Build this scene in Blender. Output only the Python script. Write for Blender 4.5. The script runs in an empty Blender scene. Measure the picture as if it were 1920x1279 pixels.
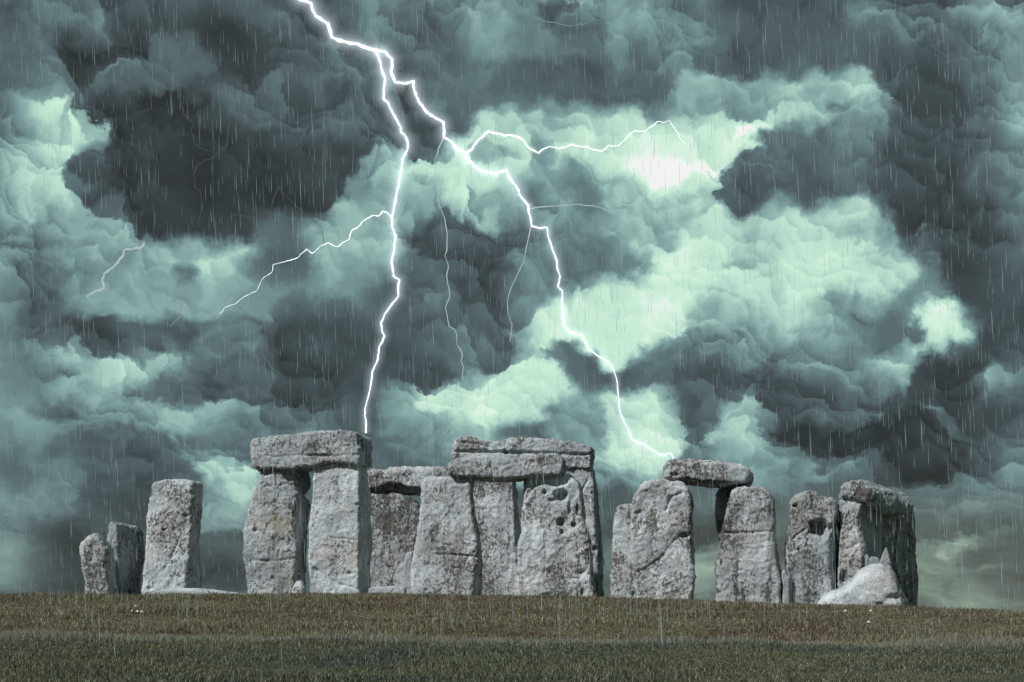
import bpy, math
import numpy as np

# ------------------------------------------------------------------ camera
F = 2860.0            # focal length in photo pixels (photo is 1920 x 1279)
CX, HY = 960.0, 1150.0  # optical axis column, eye-level row
sc = bpy.context.scene
C = sc.collection
cam = bpy.data.cameras.new('camera')
cam.sensor_width = 36.0
cam.lens = F / 1920.0 * 36.0
cam.shift_y = (HY - 1279 / 2.0) / 1920.0
cam.clip_end = 20000.0
camo = bpy.data.objects.new('camera', cam)
camo.location = (0, 0, 0)
camo.rotation_euler = (math.radians(90), 0, 0)
C.objects.link(camo)
sc.camera = camo

# ------------------------------------------------------------------ view, sampling
sc.view_settings.view_transform = 'Standard'
sc.view_settings.look = 'None'
sc.view_settings.exposure = 0.0
sc.view_settings.gamma = 1.0
sc.view_settings.use_curve_mapping = False
sc.cycles.use_denoising = True
sc.cycles.use_adaptive_sampling = True
sc.cycles.adaptive_threshold = 0.012
sc.cycles.adaptive_min_samples = 12
sc.cycles.max_bounces = 5
sc.cycles.diffuse_bounces = 3
sc.cycles.transparent_max_bounces = 24
sc.cycles.sample_clamp_indirect = 4.0

# ------------------------------------------------------------------ sun
SUN_AZ, SUN_EL = math.radians(42), math.radians(40)     # left of and behind the camera
S = (-math.sin(SUN_AZ) * math.cos(SUN_EL), -math.cos(SUN_AZ) * math.cos(SUN_EL), math.sin(SUN_EL))
sun = bpy.data.lights.new('sun', 'SUN')
sun.energy = 4.3
sun.angle = math.radians(1.5)
sun.color = (1.0, 0.985, 0.965)
suno = bpy.data.objects.new('sun', sun)
from mathutils import Vector
suno.rotation_euler = Vector((-S[0], -S[1], -S[2])).to_track_quat('-Z', 'Y').to_euler()
suno.location = (-30, -30, 40)
C.objects.link(suno)


# ------------------------------------------------------------------ node helper
class NT:
    def __init__(self, tree):
        self.t = tree
        tree.nodes.clear()

    def n(self, kind, ins=None, **props):
        nd = self.t.nodes.new(kind)
        for k, v in props.items():
            setattr(nd, k, v)
        for k, v in (ins or {}).items():
            s = nd.inputs[k]
            if isinstance(v, bpy.types.NodeSocket):
                self.t.links.new(v, s)
            elif isinstance(v, bpy.types.Node):
                self.t.links.new(v.outputs[0], s)
            else:
                s.default_value = v
        return nd

    def m(self, op, a, b=0.0, c=None, clamp=False):
        ins = {0: a, 1: b}
        if c is not None:
            ins[2] = c
        return self.n('ShaderNodeMath', ins, operation=op, use_clamp=clamp).outputs[0]

    def ss(self, v, lo, hi, a=0.0, b=1.0):
        return self.n('ShaderNodeMapRange', {0: v, 1: lo, 2: hi, 3: a, 4: b},
                      interpolation_type='SMOOTHSTEP').outputs[0]

    def mixf(self, f, a, b):
        nd = self.n('ShaderNodeMix', None, data_type='FLOAT')
        for i, v in ((0, f), (2, a), (3, b)):
            if isinstance(v, bpy.types.NodeSocket):
                self.t.links.new(v, nd.inputs[i])
            else:
                nd.inputs[i].default_value = v
        return nd.outputs[0]

    def mixc(self, f, a, b, mode='MIX'):
        nd = self.n('ShaderNodeMix', None, data_type='RGBA', blend_type=mode)
        for i, v in ((0, f), (6, a), (7, b)):
            if isinstance(v, bpy.types.NodeSocket):
                self.t.links.new(v, nd.inputs[i])
            else:
                nd.inputs[i].default_value = v if i == 0 else (*v[:3], 1)
        return nd.outputs[2]

    def noise(self, vec, scale, detail=4.0, rough=0.55, dist=0.0, dim='3D', out=0, lac=2.0):
        ins = {'Scale': scale, 'Detail': detail, 'Roughness': rough, 'Distortion': dist, 'Lacunarity': lac}
        if vec is not None:
            ins['Vector'] = vec
        return self.n('ShaderNodeTexNoise', ins, noise_dimensions=dim).outputs[out]


def srgb(r, g, b):
    f = lambda c: (c / 255 / 12.92) if c / 255 <= 0.04045 else ((c / 255 + 0.055) / 1.055) ** 2.4
    return (f(r), f(g), f(b), 1.0)


# ------------------------------------------------------------------ sky: storm clouds over a clear gap sky
W = bpy.data.worlds.new('World')
sc.world = W
W.use_nodes = True
w = NT(W.node_tree)
gen = w.n('ShaderNodeNewGeometry').outputs['Incoming']
dirv = w.n('ShaderNodeVectorMath', {0: gen, 3: -1.0}, operation='SCALE').outputs[0]
sep = w.n('ShaderNodeSeparateXYZ', {0: dirv})
dx, dy, dz = sep.outputs[0], sep.outputs[1], sep.outputs[2]
az = w.m('ARCTAN2', dx, dy)
hyp = w.m('SQRT', w.m('ADD', w.m('MULTIPLY', dx, dx), w.m('MULTIPLY', dy, dy)))
el = w.m('ARCTAN2', dz, hyp)
U = w.m('MULTIPLY', az, F / 100)           # 1 unit = 2 degrees, azimuth
V = w.m('MULTIPLY', el, F / 100)           # elevation
P = w.n('ShaderNodeCombineXYZ', {0: U, 1: V, 2: 0.0}).outputs[0]


def sky_uv(px, py):
    a = math.atan((px - CX) / F)
    return a * F / 100, math.atan((HY - py) / F * math.cos(a)) * F / 100


# towards the horizon the deck is seen edge-on, so its texture is squeezed into bands
Vn = w.m('ADD', V, w.m('MULTIPLY', w.m('SUBTRACT', 1.0, w.m('EXPONENT', w.m('MULTIPLY', w.m('MAXIMUM', V, 0.0), -0.8))), 2.4))
PN = w.n('ShaderNodeCombineXYZ', {0: U, 1: Vn, 2: 0.0}).outputs[0]


def vnoise(vec, scale, amp, detail, off, rough=0.55, ampy=None):
    pv = w.n('ShaderNodeVectorMath', {0: vec, 1: (off, off * 0.7, off * 0.3)}, operation='ADD').outputs[0]
    c = w.noise(pv, scale, detail, rough, out=1, dim='2D')
    c = w.n('ShaderNodeVectorMath', {0: c, 1: (0.5, 0.5, 0.5)}, operation='SUBTRACT').outputs[0]
    return w.n('ShaderNodeVectorMath', {0: c, 1: (amp, ampy or amp, 0)}, operation='MULTIPLY').outputs[0]


def vadd(a, b):
    return w.n('ShaderNodeVectorMath', {0: a, 1: b}, operation='ADD').outputs[0]


def vsub(a, b):
    return w.n('ShaderNodeVectorMath', {0: a, 1: b}, operation='SUBTRACT').outputs[0]


def vscale(a, k):
    return w.n('ShaderNodeVectorMath', {0: a, 3: k}, operation='SCALE').outputs[0]


# Heaped puffs: the deck is a pile of rounded lobes in three sizes. Each lobe takes the tone of its own
# centre (so lobes overlap with scalloped edges) and is lit from above like a ball.
WARP = vadd(vnoise(PN, 0.5, 0.5, 1.5, 7.3), vnoise(PN, 1.6, 0.62, 6.0, 23.1, 0.6))
BASE = vadd(PN, WARP)
heap = w.ss(w.noise(PN, 0.3, 2.0, 0.5, dim='2D'), 0.38, 0.58, 0.12, 1.0)
heap = w.m('MULTIPLY', heap, w.ss(V, 0.8, 3.4, 0.15, 1.0))
off_sum, lit = None, None
for scale, pull, amp, smooth in ((0.66, 0.36, 0.55, 0.9), (1.5, 0.42, 0.85, 0.62), (3.7, 0.42, 0.85, 0.5)):
    vin = BASE if off_sum is None else vadd(BASE, off_sum)
    vo = w.n('ShaderNodeTexVoronoi', {'Vector': vin, 'Scale': scale, 'Smoothness': smooth, 'Randomness': 1.0},
             voronoi_dimensions='2D', feature='SMOOTH_F1')
    d = vsub(vo.outputs['Position'], vin)              # towards the lobe's centre
    sepd = w.n('ShaderNodeSeparateXYZ', {0: d})
    sh = w.m('MULTIPLY', w.m('ADD', w.m('MULTIPLY', sepd.outputs[1], -0.9), w.m('MULTIPLY', sepd.outputs[0], -0.45)), scale * amp)
    lit = sh if lit is None else w.m('ADD', lit, sh)
    dd_ = vscale(d, w.m('MULTIPLY', heap, pull))
    off_sum = dd_ if off_sum is None else vadd(off_sum, dd_)
Q = vadd(P, vadd(WARP, off_sum))

# cloud banks: centre x, y, half width, half height (photo pixels), tilt, tone, edge softness
BANKS = [
    # upper left storm mass
    (340, 60, 330, 110, 0, .345, .6), (330, 250, 290, 190, 0, .27, .45), (275, 330, 110, 150, -15, .225, .6),
    (420, 290, 120, 80, 0, .25, .6), (620, 340, 130, 100, 0, .28, .5), (470, 420, 240, 50, 8, .25, .6),
    (25, 20, 70, 60, 0, .25, .7), (85, 60, 90, 60, 10, .39, .6), (60, 130, 110, 60, 0, .37, .6),
    (205, 105, 90, 24, 5, .19, .7), (245, 150, 80, 30, 12, .36, .6), (330, 120, 60, 40, 0, .37, .7),
    (470, 200, 120, 50, 0, .33, .8), (470, 110, 80, 35, -20, .24, .7), (420, 230, 90, 40, 10, .35, .7),
    (300, 200, 90, 22, -5, .2, .8), (500, 210, 70, 30, 0, .36, .8), (400, 260, 80, 30, 20, .33, .8),
    (720, 40, 110, 60, 0, .44, .7), (600, 70, 90, 70, 0, .33, .8), (640, 190, 120, 90, 0, .34, .8),
    (860, 120, 120, 120, 0, .335, .6), (920, 20, 90, 40, 0, .42, .7), (1020, 60, 140, 80, 0, .47, .6),
    (1190, 60, 110, 90, 0, .46, .6), (1030, 15, 22, 28, 0, .3, .7), (1090, 60, 50, 26, 0, .38, .8), (1240, 120, 60, 40, 0, .38, .8),
    (1020, 185, 260, 60, 0, .365, .6), (860, 220, 110, 60, 0, .37, .7), (810, 280, 60, 60, 0, .35, .7),
    # upper right storm mass
    (1330, 90, 90, 90, 0, .43, .7), (1400, 130, 90, 60, 0, .37, .7), (1560, 100, 160, 130, 0, .325, .6), (1760, 120, 190, 150, 0, .345, .6),
    (1690, 50, 90, 40, -15, .44, .8), (1850, 20, 90, 40, 0, .42, .8), (1830, 90, 60, 20, -25, .29, .8),
    (1780, 330, 150, 190, 0, .295, .5), (1880, 210, 60, 40, 0, .2, .7), (1850, 460, 110, 120, 0, .28, .6),
    (1830, 560, 70, 40, 0, .23, .7), (1900, 410, 60, 40, 20, .36, .7), (1810, 320, 60, 30, 0, .24, .8),
    # left clear gap with cumulus below
    (20, 205, 60, 30, 15, .84, .5), (40, 295, 110, 95, 0, .88, .35), (135, 258, 55, 26, 20, .84, .5),
    (70, 236, 60, 18, 20, .45, .6), (120, 285, 60, 10, -5, .5, .7), (110, 395, 110, 90, 0, .57, .3), (60, 345, 50, 40, 0, .74, .6), (140, 340, 60, 40, 0, .66, .5),
    (195, 375, 60, 50, -25, .6, .4), (240, 430, 60, 50, -25, .6, .4), (75, 410, 40, 40, 0, .48, .7), (190, 372, 28, 14, 0, .4, .8), (30, 420, 70, 50, 0, .5, .7),
    (60, 480, 120, 60, 0, .46, .6), (200, 480, 80, 40, 0, .52, .7), (90, 570, 160, 60, 0, .37, .6), (15, 610, 60, 60, 0, .26, .6), (180, 650, 230, 40, 3, .28, .6),
    # left middle banks
    (390, 500, 120, 60, 0, .6, .6), (330, 560, 190, 50, 0, .54, .6), (350, 505, 22, 20, 0, .4, .8), (560, 450, 90, 50, 0, .42, .7),
    (540, 565, 150, 50, 0, .5, .7), (520, 500, 70, 26, 0, .38, .8), (670, 470, 90, 80, 0, .56, .6), (680, 560, 60, 70, 0, .47, .7),
    (300, 640, 170, 40, 6, .31, .6), (440, 650, 60, 45, 0, .42, .6), (620, 650, 130, 80, 0, .34, .6), (590, 610, 70, 40, 0, .42, .8),
    (460, 700, 80, 26, 0, .35, .8), (90, 690, 110, 22, -8, .6, .6), (110, 720, 80, 22, 0, .42, .7), (240, 705, 90, 28, 12, .66, .5), (320, 690, 60, 30, 0, .55, .7),
    (150, 750, 130, 36, 0, .47, .7), (330, 735, 110, 30, 0, .36, .8), (560, 740, 180, 46, -8, .34, .6), (30, 720, 60, 40, 0, .36, .8),
    (330, 800, 160, 36, 5, .5, .7), (370, 790, 60, 30, 0, .58, .7), (110, 780, 40, 22, 0, .32, .8), (120, 830, 130, 40, 0, .47, .7), (420, 850, 80, 40, 0, .4, .8),
    (210, 860, 110, 40, 0, .34, .7), (60, 910, 100, 40, 0, .44, .7), (150, 950, 60, 50, 0, .44, .7), (230, 920, 70, 60, 0, .33, .7),
    (60, 1020, 150, 60, 0, .3, .7), (60, 1090, 150, 40, 0, .27, .7), (420, 905, 60, 26, -10, .68, .6), (400, 960, 60, 40, 0, .5, .8), (420, 1040, 120, 40, 0, .33, .8), (430, 1065, 90, 16, 0, .42, .8),
    # centre: bright break in the clouds
    (810, 350, 100, 60, 0, .72, .5), (890, 340, 90, 60, 0, .78, .5), (960, 270, 80, 40, 0, .7, .6), (690, 340, 30, 40, 0, .5, .8), (720, 310, 24, 26, 0, .6, .7),
    (1090, 300, 170, 70, 0, .76, .5), (1060, 240, 120, 30, 0, .64, .7), (1190, 290, 120, 70, 0, .84, .5), (1180, 385, 170, 60, 0, .68, .6),
    (1060, 370, 80, 50, 0, .48, .7), (1010, 310, 22, 40, 0, .52, .8), (930, 375, 46, 14, -8, .5, .8), (920, 310, 40, 20, 0, .5, .8),
    (1120, 460, 130, 60, 0, .47, .6), (1240, 430, 100, 40, 0, .62, .7),
    (1380, 200, 120, 46, 0, .58, .6), (1360, 290, 130, 60, 0, .9, .5), (1270, 312, 100, 34, -6, 1.04, .55), (1255, 345, 40, 24, 0, 1.03, .6),
    (1440, 243, 60, 24, 10, 1.0, .6), (1250, 262, 50, 20, 0, .92, .7), (1500, 270, 50, 60, 30, .8, .6),
    (760, 400, 60, 40, 0, .56, .8), (850, 480, 90, 80, 0, .31, .4), (870, 440, 60, 36, 0, .33, .5), (910, 570, 110, 90, -20, .3, .5),
    (790, 610, 120, 100, 0, .33, .5), (700, 700, 90, 110, 0, .35, .6), (960, 640, 60, 60, 0, .32, .6), (840, 660, 90, 40, 15, .38, .7), (780, 700, 110, 46, 0, .34, .6),
    (1010, 530, 60, 80, 0, .44, .7), (1060, 500, 40, 60, 0, .42, .7), (1130, 500, 80, 40, 0, .42, .7),
    (900, 740, 130, 46, 8, .76, .4), (1000, 720, 100, 60, 0, .76, .5), (830, 790, 100, 46, 0, .7, .5), (760, 770, 50, 60, 0, .45, .7), (790, 830, 60, 30, 0, .48, .7), (1080, 780, 70, 70, 25, .56, .5),
    (1180, 790, 80, 80, 0, .76, .5), (1190, 850, 90, 40, 0, .7, .7), (1140, 610, 130, 60, 8, .9, .35), (1235, 570, 60, 60, 0, .93, .45), (1130, 560, 90, 26, 10, .62, .6),
    (1310, 480, 80, 46, 25, .88, .45), (1030, 640, 60, 40, 0, .62, .7), (1080, 680, 56, 34, -20, .42, .5), (1115, 710, 34, 40, 0, .42, .6), (1200, 692, 60, 30, 0, .4, .5),
    (1050, 870, 200, 40, 0, .6, .8),
    # right cumulus and dark bank under the break
    (1540, 195, 70, 44, 0, .6, .5), (1605, 185, 26, 40, 20, .7, .6), (1590, 215, 40, 12, -10, .4, .7), (1640, 250, 60, 60, 0, .5, .6),
    (1480, 320, 120, 60, 12, .4, .35), (1450, 270, 40, 30, 20, .4, .5), (1390, 340, 60, 30, 0, .4, .4), (1590, 320, 120, 70, 0, .37, .5), (1420, 385, 80, 36, 0, .33, .45), (1560, 370, 120, 36, 0, .34, .6),
    (1610, 400, 70, 40, 0, .7, .6), (1480, 440, 100, 40, 0, .74, .6), (1640, 420, 40, 14, 10, .42, .6), (1610, 455, 28, 36, -15, .42, .5),
    (1370, 440, 80, 30, 0, .7, .7), (1520, 520, 200, 80, 8, .7, .4), (1420, 560, 110, 60, 10, .63, .35), (1650, 510, 70, 70, 0, .7, .45), (1370, 500, 40, 18, 0, .5, .6),
    (1400, 600, 80, 36, 0, .55, .5), (1540, 600, 130, 60, 0, .52, .5), (1640, 570, 60, 60, 0, .5, .6), (1350, 625, 70, 34, 0, .62, .35), (1680, 600, 70, 46, 0, .4, .7),
    (1330, 680, 110, 60, 0, .46, .5), (1480, 660, 90, 40, 0, .5, .6), (1520, 690, 140, 50, 0, .42, .6), (1600, 690, 80, 26, 0, .48, .6),
    (1290, 740, 110, 50, 0, .34, .6), (1440, 740, 150, 40, -8, .34, .6),
    (1750, 540, 70, 60, 0, .42, .7), (1790, 605, 54, 44, 0, .93, .4), (1740, 660, 90, 22, 10, .74, .5), (1690, 730, 30, 60, 0, .62, .6), (1740, 760, 40, 40, 10, .5, .7),
    (1800, 730, 100, 80, 0, .3, .4), (1885, 705, 34, 46, 0, .84, .5), (1890, 630, 50, 50, 0, .28, .6), (1890, 800, 70, 60, 0, .28, .6),
    (1600, 790, 170, 60, 0, .31, .5), (1680, 840, 210, 50, -6, .255, .5), (1560, 780, 60, 40, 0, .38, .7), (1840, 860, 130, 30, 5, .26, .6), (1500, 850, 90, 40, -10, .3, .6), (1785, 800, 40, 20, -20, .5, .7), (1290, 820, 40, 50, 0, .36, .6),
    (1390, 800, 56, 46, 0, .6, .4), (1430, 860, 60, 50, 0, .52, .6), (1520, 900, 90, 26, 0, .46, .8),
    (1840, 900, 150, 26, -5, .42, .7), (1820, 950, 160, 22, 0, .34, .7), (1830, 985, 160, 22, 0, .38, .7), (1850, 1050, 200, 40, 0, .5, .7), (1810, 1022, 36, 14, 20, .6, .6), (1880, 1020, 26, 14, 0, .6, .6),
    (1880, 1040, 60, 14, 0, .38, .7), (1850, 1110, 200, 30, 0, .45, .7), (1320, 1000, 70, 34, 0, .34, .7), (1325, 1080, 90, 40, 0, .5, .8), (1460, 1000, 50, 50, 0, .34, .8),
    # broad corrections, then the small dark scraps that float in front of the bright breaks
    (1150, 605, 125, 58, 8, .93, .5), (905, 745, 140, 50, 8, .79, .5), (1190, 800, 85, 75, 0, .8, .5), (1295, 495, 75, 48, 25, .9, .5), (1500, 515, 180, 58, 6, .73, .5), (1645, 500, 65, 65, 0, .72, .5), (40, 300, 80, 75, 0, .88, .5),
    (1085, 680, 56, 34, -20, .4, .5), (1200, 695, 60, 28, 0, .4, .5), (1080, 790, 50, 60, 25, .55, .6),
    (100, 1065, 280, 60, 0, .26, .7), (420, 1055, 150, 50, 0, .33, .8), (1700, 845, 220, 48, -4, .22, .6), (1870, 470, 90, 130, 0, .25, .6), (1785, 320, 140, 150, 0, .28, .6), (1880, 210, 70, 60, 0, .2, .7),
    (330, 330, 170, 100, 0, .23, .7), (620, 660, 110, 70, 0, .3, .7),
]
# The banks are laid over one another back to front on a grid of directions; each row of the grid
# becomes one curve over azimuth (three rows per curves node).
U0, U1, V0, DV, NROW, NPT = -10.0, 10.0, -0.6, 0.18, 72, 150
_uu, _vv = np.meshgrid(np.linspace(U0, U1, NPT), V0 + DV * np.arange(NROW))
TAB = np.full(_uu.shape, 0.37)
for (bx, by, rx, ry, rot, tone, soft) in BANKS:
    u0, v0 = sky_uv(bx, by)
    ca, sa = math.cos(math.radians(rot)), math.sin(math.radians(rot))
    ex, ey = _uu - u0, _vv - v0
    dd = np.hypot((ex * ca + ey * sa) / (rx / 100), (-ex * sa + ey * ca) / (ry / 100))
    soft *= 1.9 if tone > 0.6 else 1.15             # light spreads out from the breaks, dark scraps keep an edge
    kk = np.clip((1.03 + soft * 0.40 - dd) / (soft * 0.72), 0, 1)
    kk = kk * kk * (3 - 2 * kk)
    TAB += (tone - TAB) * kk
qs = w.n('ShaderNodeSeparateXYZ', {0: Q})
s01 = w.m('MULTIPLY', w.m('SUBTRACT', qs.outputs[0], U0), 1 / (U1 - U0), clamp=True)
scol = w.n('ShaderNodeCombineColor', {0: s01, 1: s01, 2: s01}).outputs[0]
tt = w.m('MULTIPLY', w.m('SUBTRACT', qs.outputs[1], V0), 1 / DV)
tt = w.n('ShaderNodeClamp', {0: tt, 1: 0.0, 2: NROW - 1.0}).outputs[0]
L = None
for g3 in range(0, NROW, 3):
    tin = tt if L is None else w.m('ADD', tt, w.m('MULTIPLY', L, 0.0))      # chained: keeps the shader stack small
    rc = w.n('ShaderNodeRGBCurve', {1: scol})
    for ch in range(3):
        cv = rc.mapping.curves[ch]
        row = TAB[g3 + ch]
        cv.points[0].location, cv.points[1].location = (0, row[0]), (1, row[-1])
        for j in range(1, NPT - 1):
            cv.points.new(j / (NPT - 1), row[j])
    rc.mapping.use_clip = False
    rc.mapping.update()
    tv = w.n('ShaderNodeCombineXYZ', {0: tin, 1: tin, 2: tin}).outputs[0]
    tv = w.n('ShaderNodeVectorMath', {0: tv, 1: (g3, g3 + 1, g3 + 2)}, operation='SUBTRACT').outputs[0]
    tv = w.n('ShaderNodeVectorMath', {0: tv}, operation='ABSOLUTE').outputs[0]
    tv = w.n('ShaderNodeVectorMath', {0: (1, 1, 1), 1: tv}, operation='SUBTRACT').outputs[0]
    tv = w.n('ShaderNodeVectorMath', {0: tv, 1: (0, 0, 0)}, operation='MAXIMUM').outputs[0]
    dp = w.n('ShaderNodeVectorMath', {0: rc.outputs[0], 1: tv}, operation='DOT_PRODUCT').outputs['Value']
    L = dp if L is None else w.m('ADD', L, dp)
big = w.noise(PN, 0.16, 3.0, 0.5, dim='2D')
inside = w.m('MULTIPLY', w.ss(w.m('ABSOLUTE', U), 9.6, 7.8), w.ss(V, 12.2, 10.8))
L = w.mixf(inside, w.ss(big, 0.35, 0.68, 0.30, 0.50), L)

fine = w.m('SUBTRACT', w.noise(BASE, 0.85, 6.0, 0.58, dim='2D'), 0.5)
soft_ = w.m('SUBTRACT', w.noise(BASE, 0.4, 3.0, 0.5, dim='2D'), 0.5)
gain = w.ss(L, 0.2, 0.55, 0.30, 0.78)
gain = w.m('MULTIPLY', gain, w.ss(L, 1.02, 0.88, 0.3, 1.0))
heap = w.m('MAXIMUM', heap, w.m('MULTIPLY', w.ss(L, 0.46, 0.66), w.ss(L, 0.97, 0.86, 0.35, 1.0)))     # sunlit tops stand out in full relief
lit = w.m('MULTIPLY', w.n('ShaderNodeClamp', {0: lit, 1: -1.0, 2: 1.0}).outputs[0], w.m('MULTIPLY', heap, 0.18))
L2 = w.m('ADD', L, w.m('MULTIPLY', lit, gain))
L2 = w.m('ADD', L2, w.m('MULTIPLY', w.m('ADD', w.m('MULTIPLY', fine, 0.42), w.m('MULTIPLY', soft_, 0.3)), gain))
ramp = w.n('ShaderNodeValToRGB', {0: L2})
stops = [(0.14, (35, 39, 40)), (0.22, (51, 57, 58)), (0.30, (68, 79, 82)), (0.40, (90, 110, 113)), (0.50, (116, 146, 147)),
         (0.62, (149, 184, 178)), (0.75, (184, 219, 204)), (0.88, (211, 247, 223)), (0.97, (232, 255, 239)), (1.0, (255, 255, 252))]
cr = ramp.color_ramp
cr.elements[0].position, cr.elements[0].color = stops[0][0], srgb(*stops[0][1])
cr.elements[1].position, cr.elements[1].color = stops[-1][0], srgb(*stops[-1][1])
for p_, c_ in stops[1:-1]:
    e = cr.elements.new(p_)
    e.color = srgb(*c_)
col = ramp.outputs[0]
# low air near the horizon is a little warmer
warm = w.m('MULTIPLY', w.ss(V, 2.8, 0.6), w.ss(U, -1.0, 6.0, 0.3, 1.0))
col = w.mixc(warm, col, w.mixc(1.0, col, (1.32, 1.06, 0.86), 'MULTIPLY'))
nish = w.n('ShaderNodeTexSky', sky_type='NISHITA', sun_disc=False, sun_elevation=SUN_EL,
           sun_rotation=math.pi + SUN_AZ)
bg1 = w.n('ShaderNodeBackground', {0: col, 1: 1.0})
bg2 = w.n('ShaderNodeBackground', {0: nish, 1: 0.05})
gap = w.ss(L2, 0.7, 0.9, 0.0, 0.12)
mx = w.n('ShaderNodeMixShader', {0: gap, 1: bg1.outputs[0], 2: bg2.outputs[0]})
w.n('ShaderNodeOutputWorld', {0: mx.outputs[0]})
W.cycles.sampling_method = 'NONE'       # an even, cloudy sky: bounced rays find it well enough


# ------------------------------------------------------------------ numpy noise
def _hash(ix, iy, iz):
    n = (ix.astype(np.uint32) * np.uint32(374761393) + iy.astype(np.uint32) * np.uint32(668265263)
         + iz.astype(np.uint32) * np.uint32(2246822519))
    n = (n ^ (n >> np.uint32(13))) * np.uint32(1274126177)
    n = n ^ (n >> np.uint32(16))
    return n.astype(np.float64) * (2.0 / 4294967295.0) - 1.0


def vnoise3(p):
    i = np.floor(p).astype(np.int64)
    f = p - i
    f = f * f * f * (f * (f * 6 - 15) + 10)
    x, y, z = i[:, 0], i[:, 1], i[:, 2]
    fx, fy, fz = f[:, 0], f[:, 1], f[:, 2]
    r = 0
    for a in (0, 1):
        for b in (0, 1):
            for c in (0, 1):
                r = r + _hash(x + a, y + b, z + c) * (fx if a else 1 - fx) * (fy if b else 1 - fy) * (fz if c else 1 - fz)
    return r


def fbm(p, octaves=3, gain=0.5):
    s, a, q = 0, 1.0, p.copy()
    for o in range(octaves):
        s = s + a * vnoise3(q)
        q = q * 2.03 + 17.7
        a *= gain
    return s


def mesh_obj(name, verts, faces, mat, parent=None, smooth=True, loc=(0, 0, 0)):
    """faces: (n,3) or (n,4) int array"""
    verts = np.asarray(verts, dtype=np.float32) - np.array(loc, dtype=np.float32)
    faces = np.asarray(faces, dtype=np.int32)
    me = bpy.data.meshes.new(name)
    k = faces.shape[1]
    me.vertices.add(len(verts))
    me.vertices.foreach_set('co', verts.ravel())
    me.loops.add(faces.size)
    me.loops.foreach_set('vertex_index', faces.ravel())
    me.polygons.add(len(faces))
    me.polygons.foreach_set('loop_start', np.arange(0, faces.size, k, dtype=np.int32))
    if smooth:
        me.polygons.foreach_set('use_smooth', np.ones(len(faces), dtype=bool))
    me.update(calc_edges=True)
    me.materials.append(mat)
    o = bpy.data.objects.new(name, me)
    o.location = loc
    o.parent = parent
    C.objects.link(o)
    return o


# ------------------------------------------------------------------ materials
def new_mat(name):
    m = bpy.data.materials.new(name)
    m.use_nodes = True
    return m, NT(m.node_tree)


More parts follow.
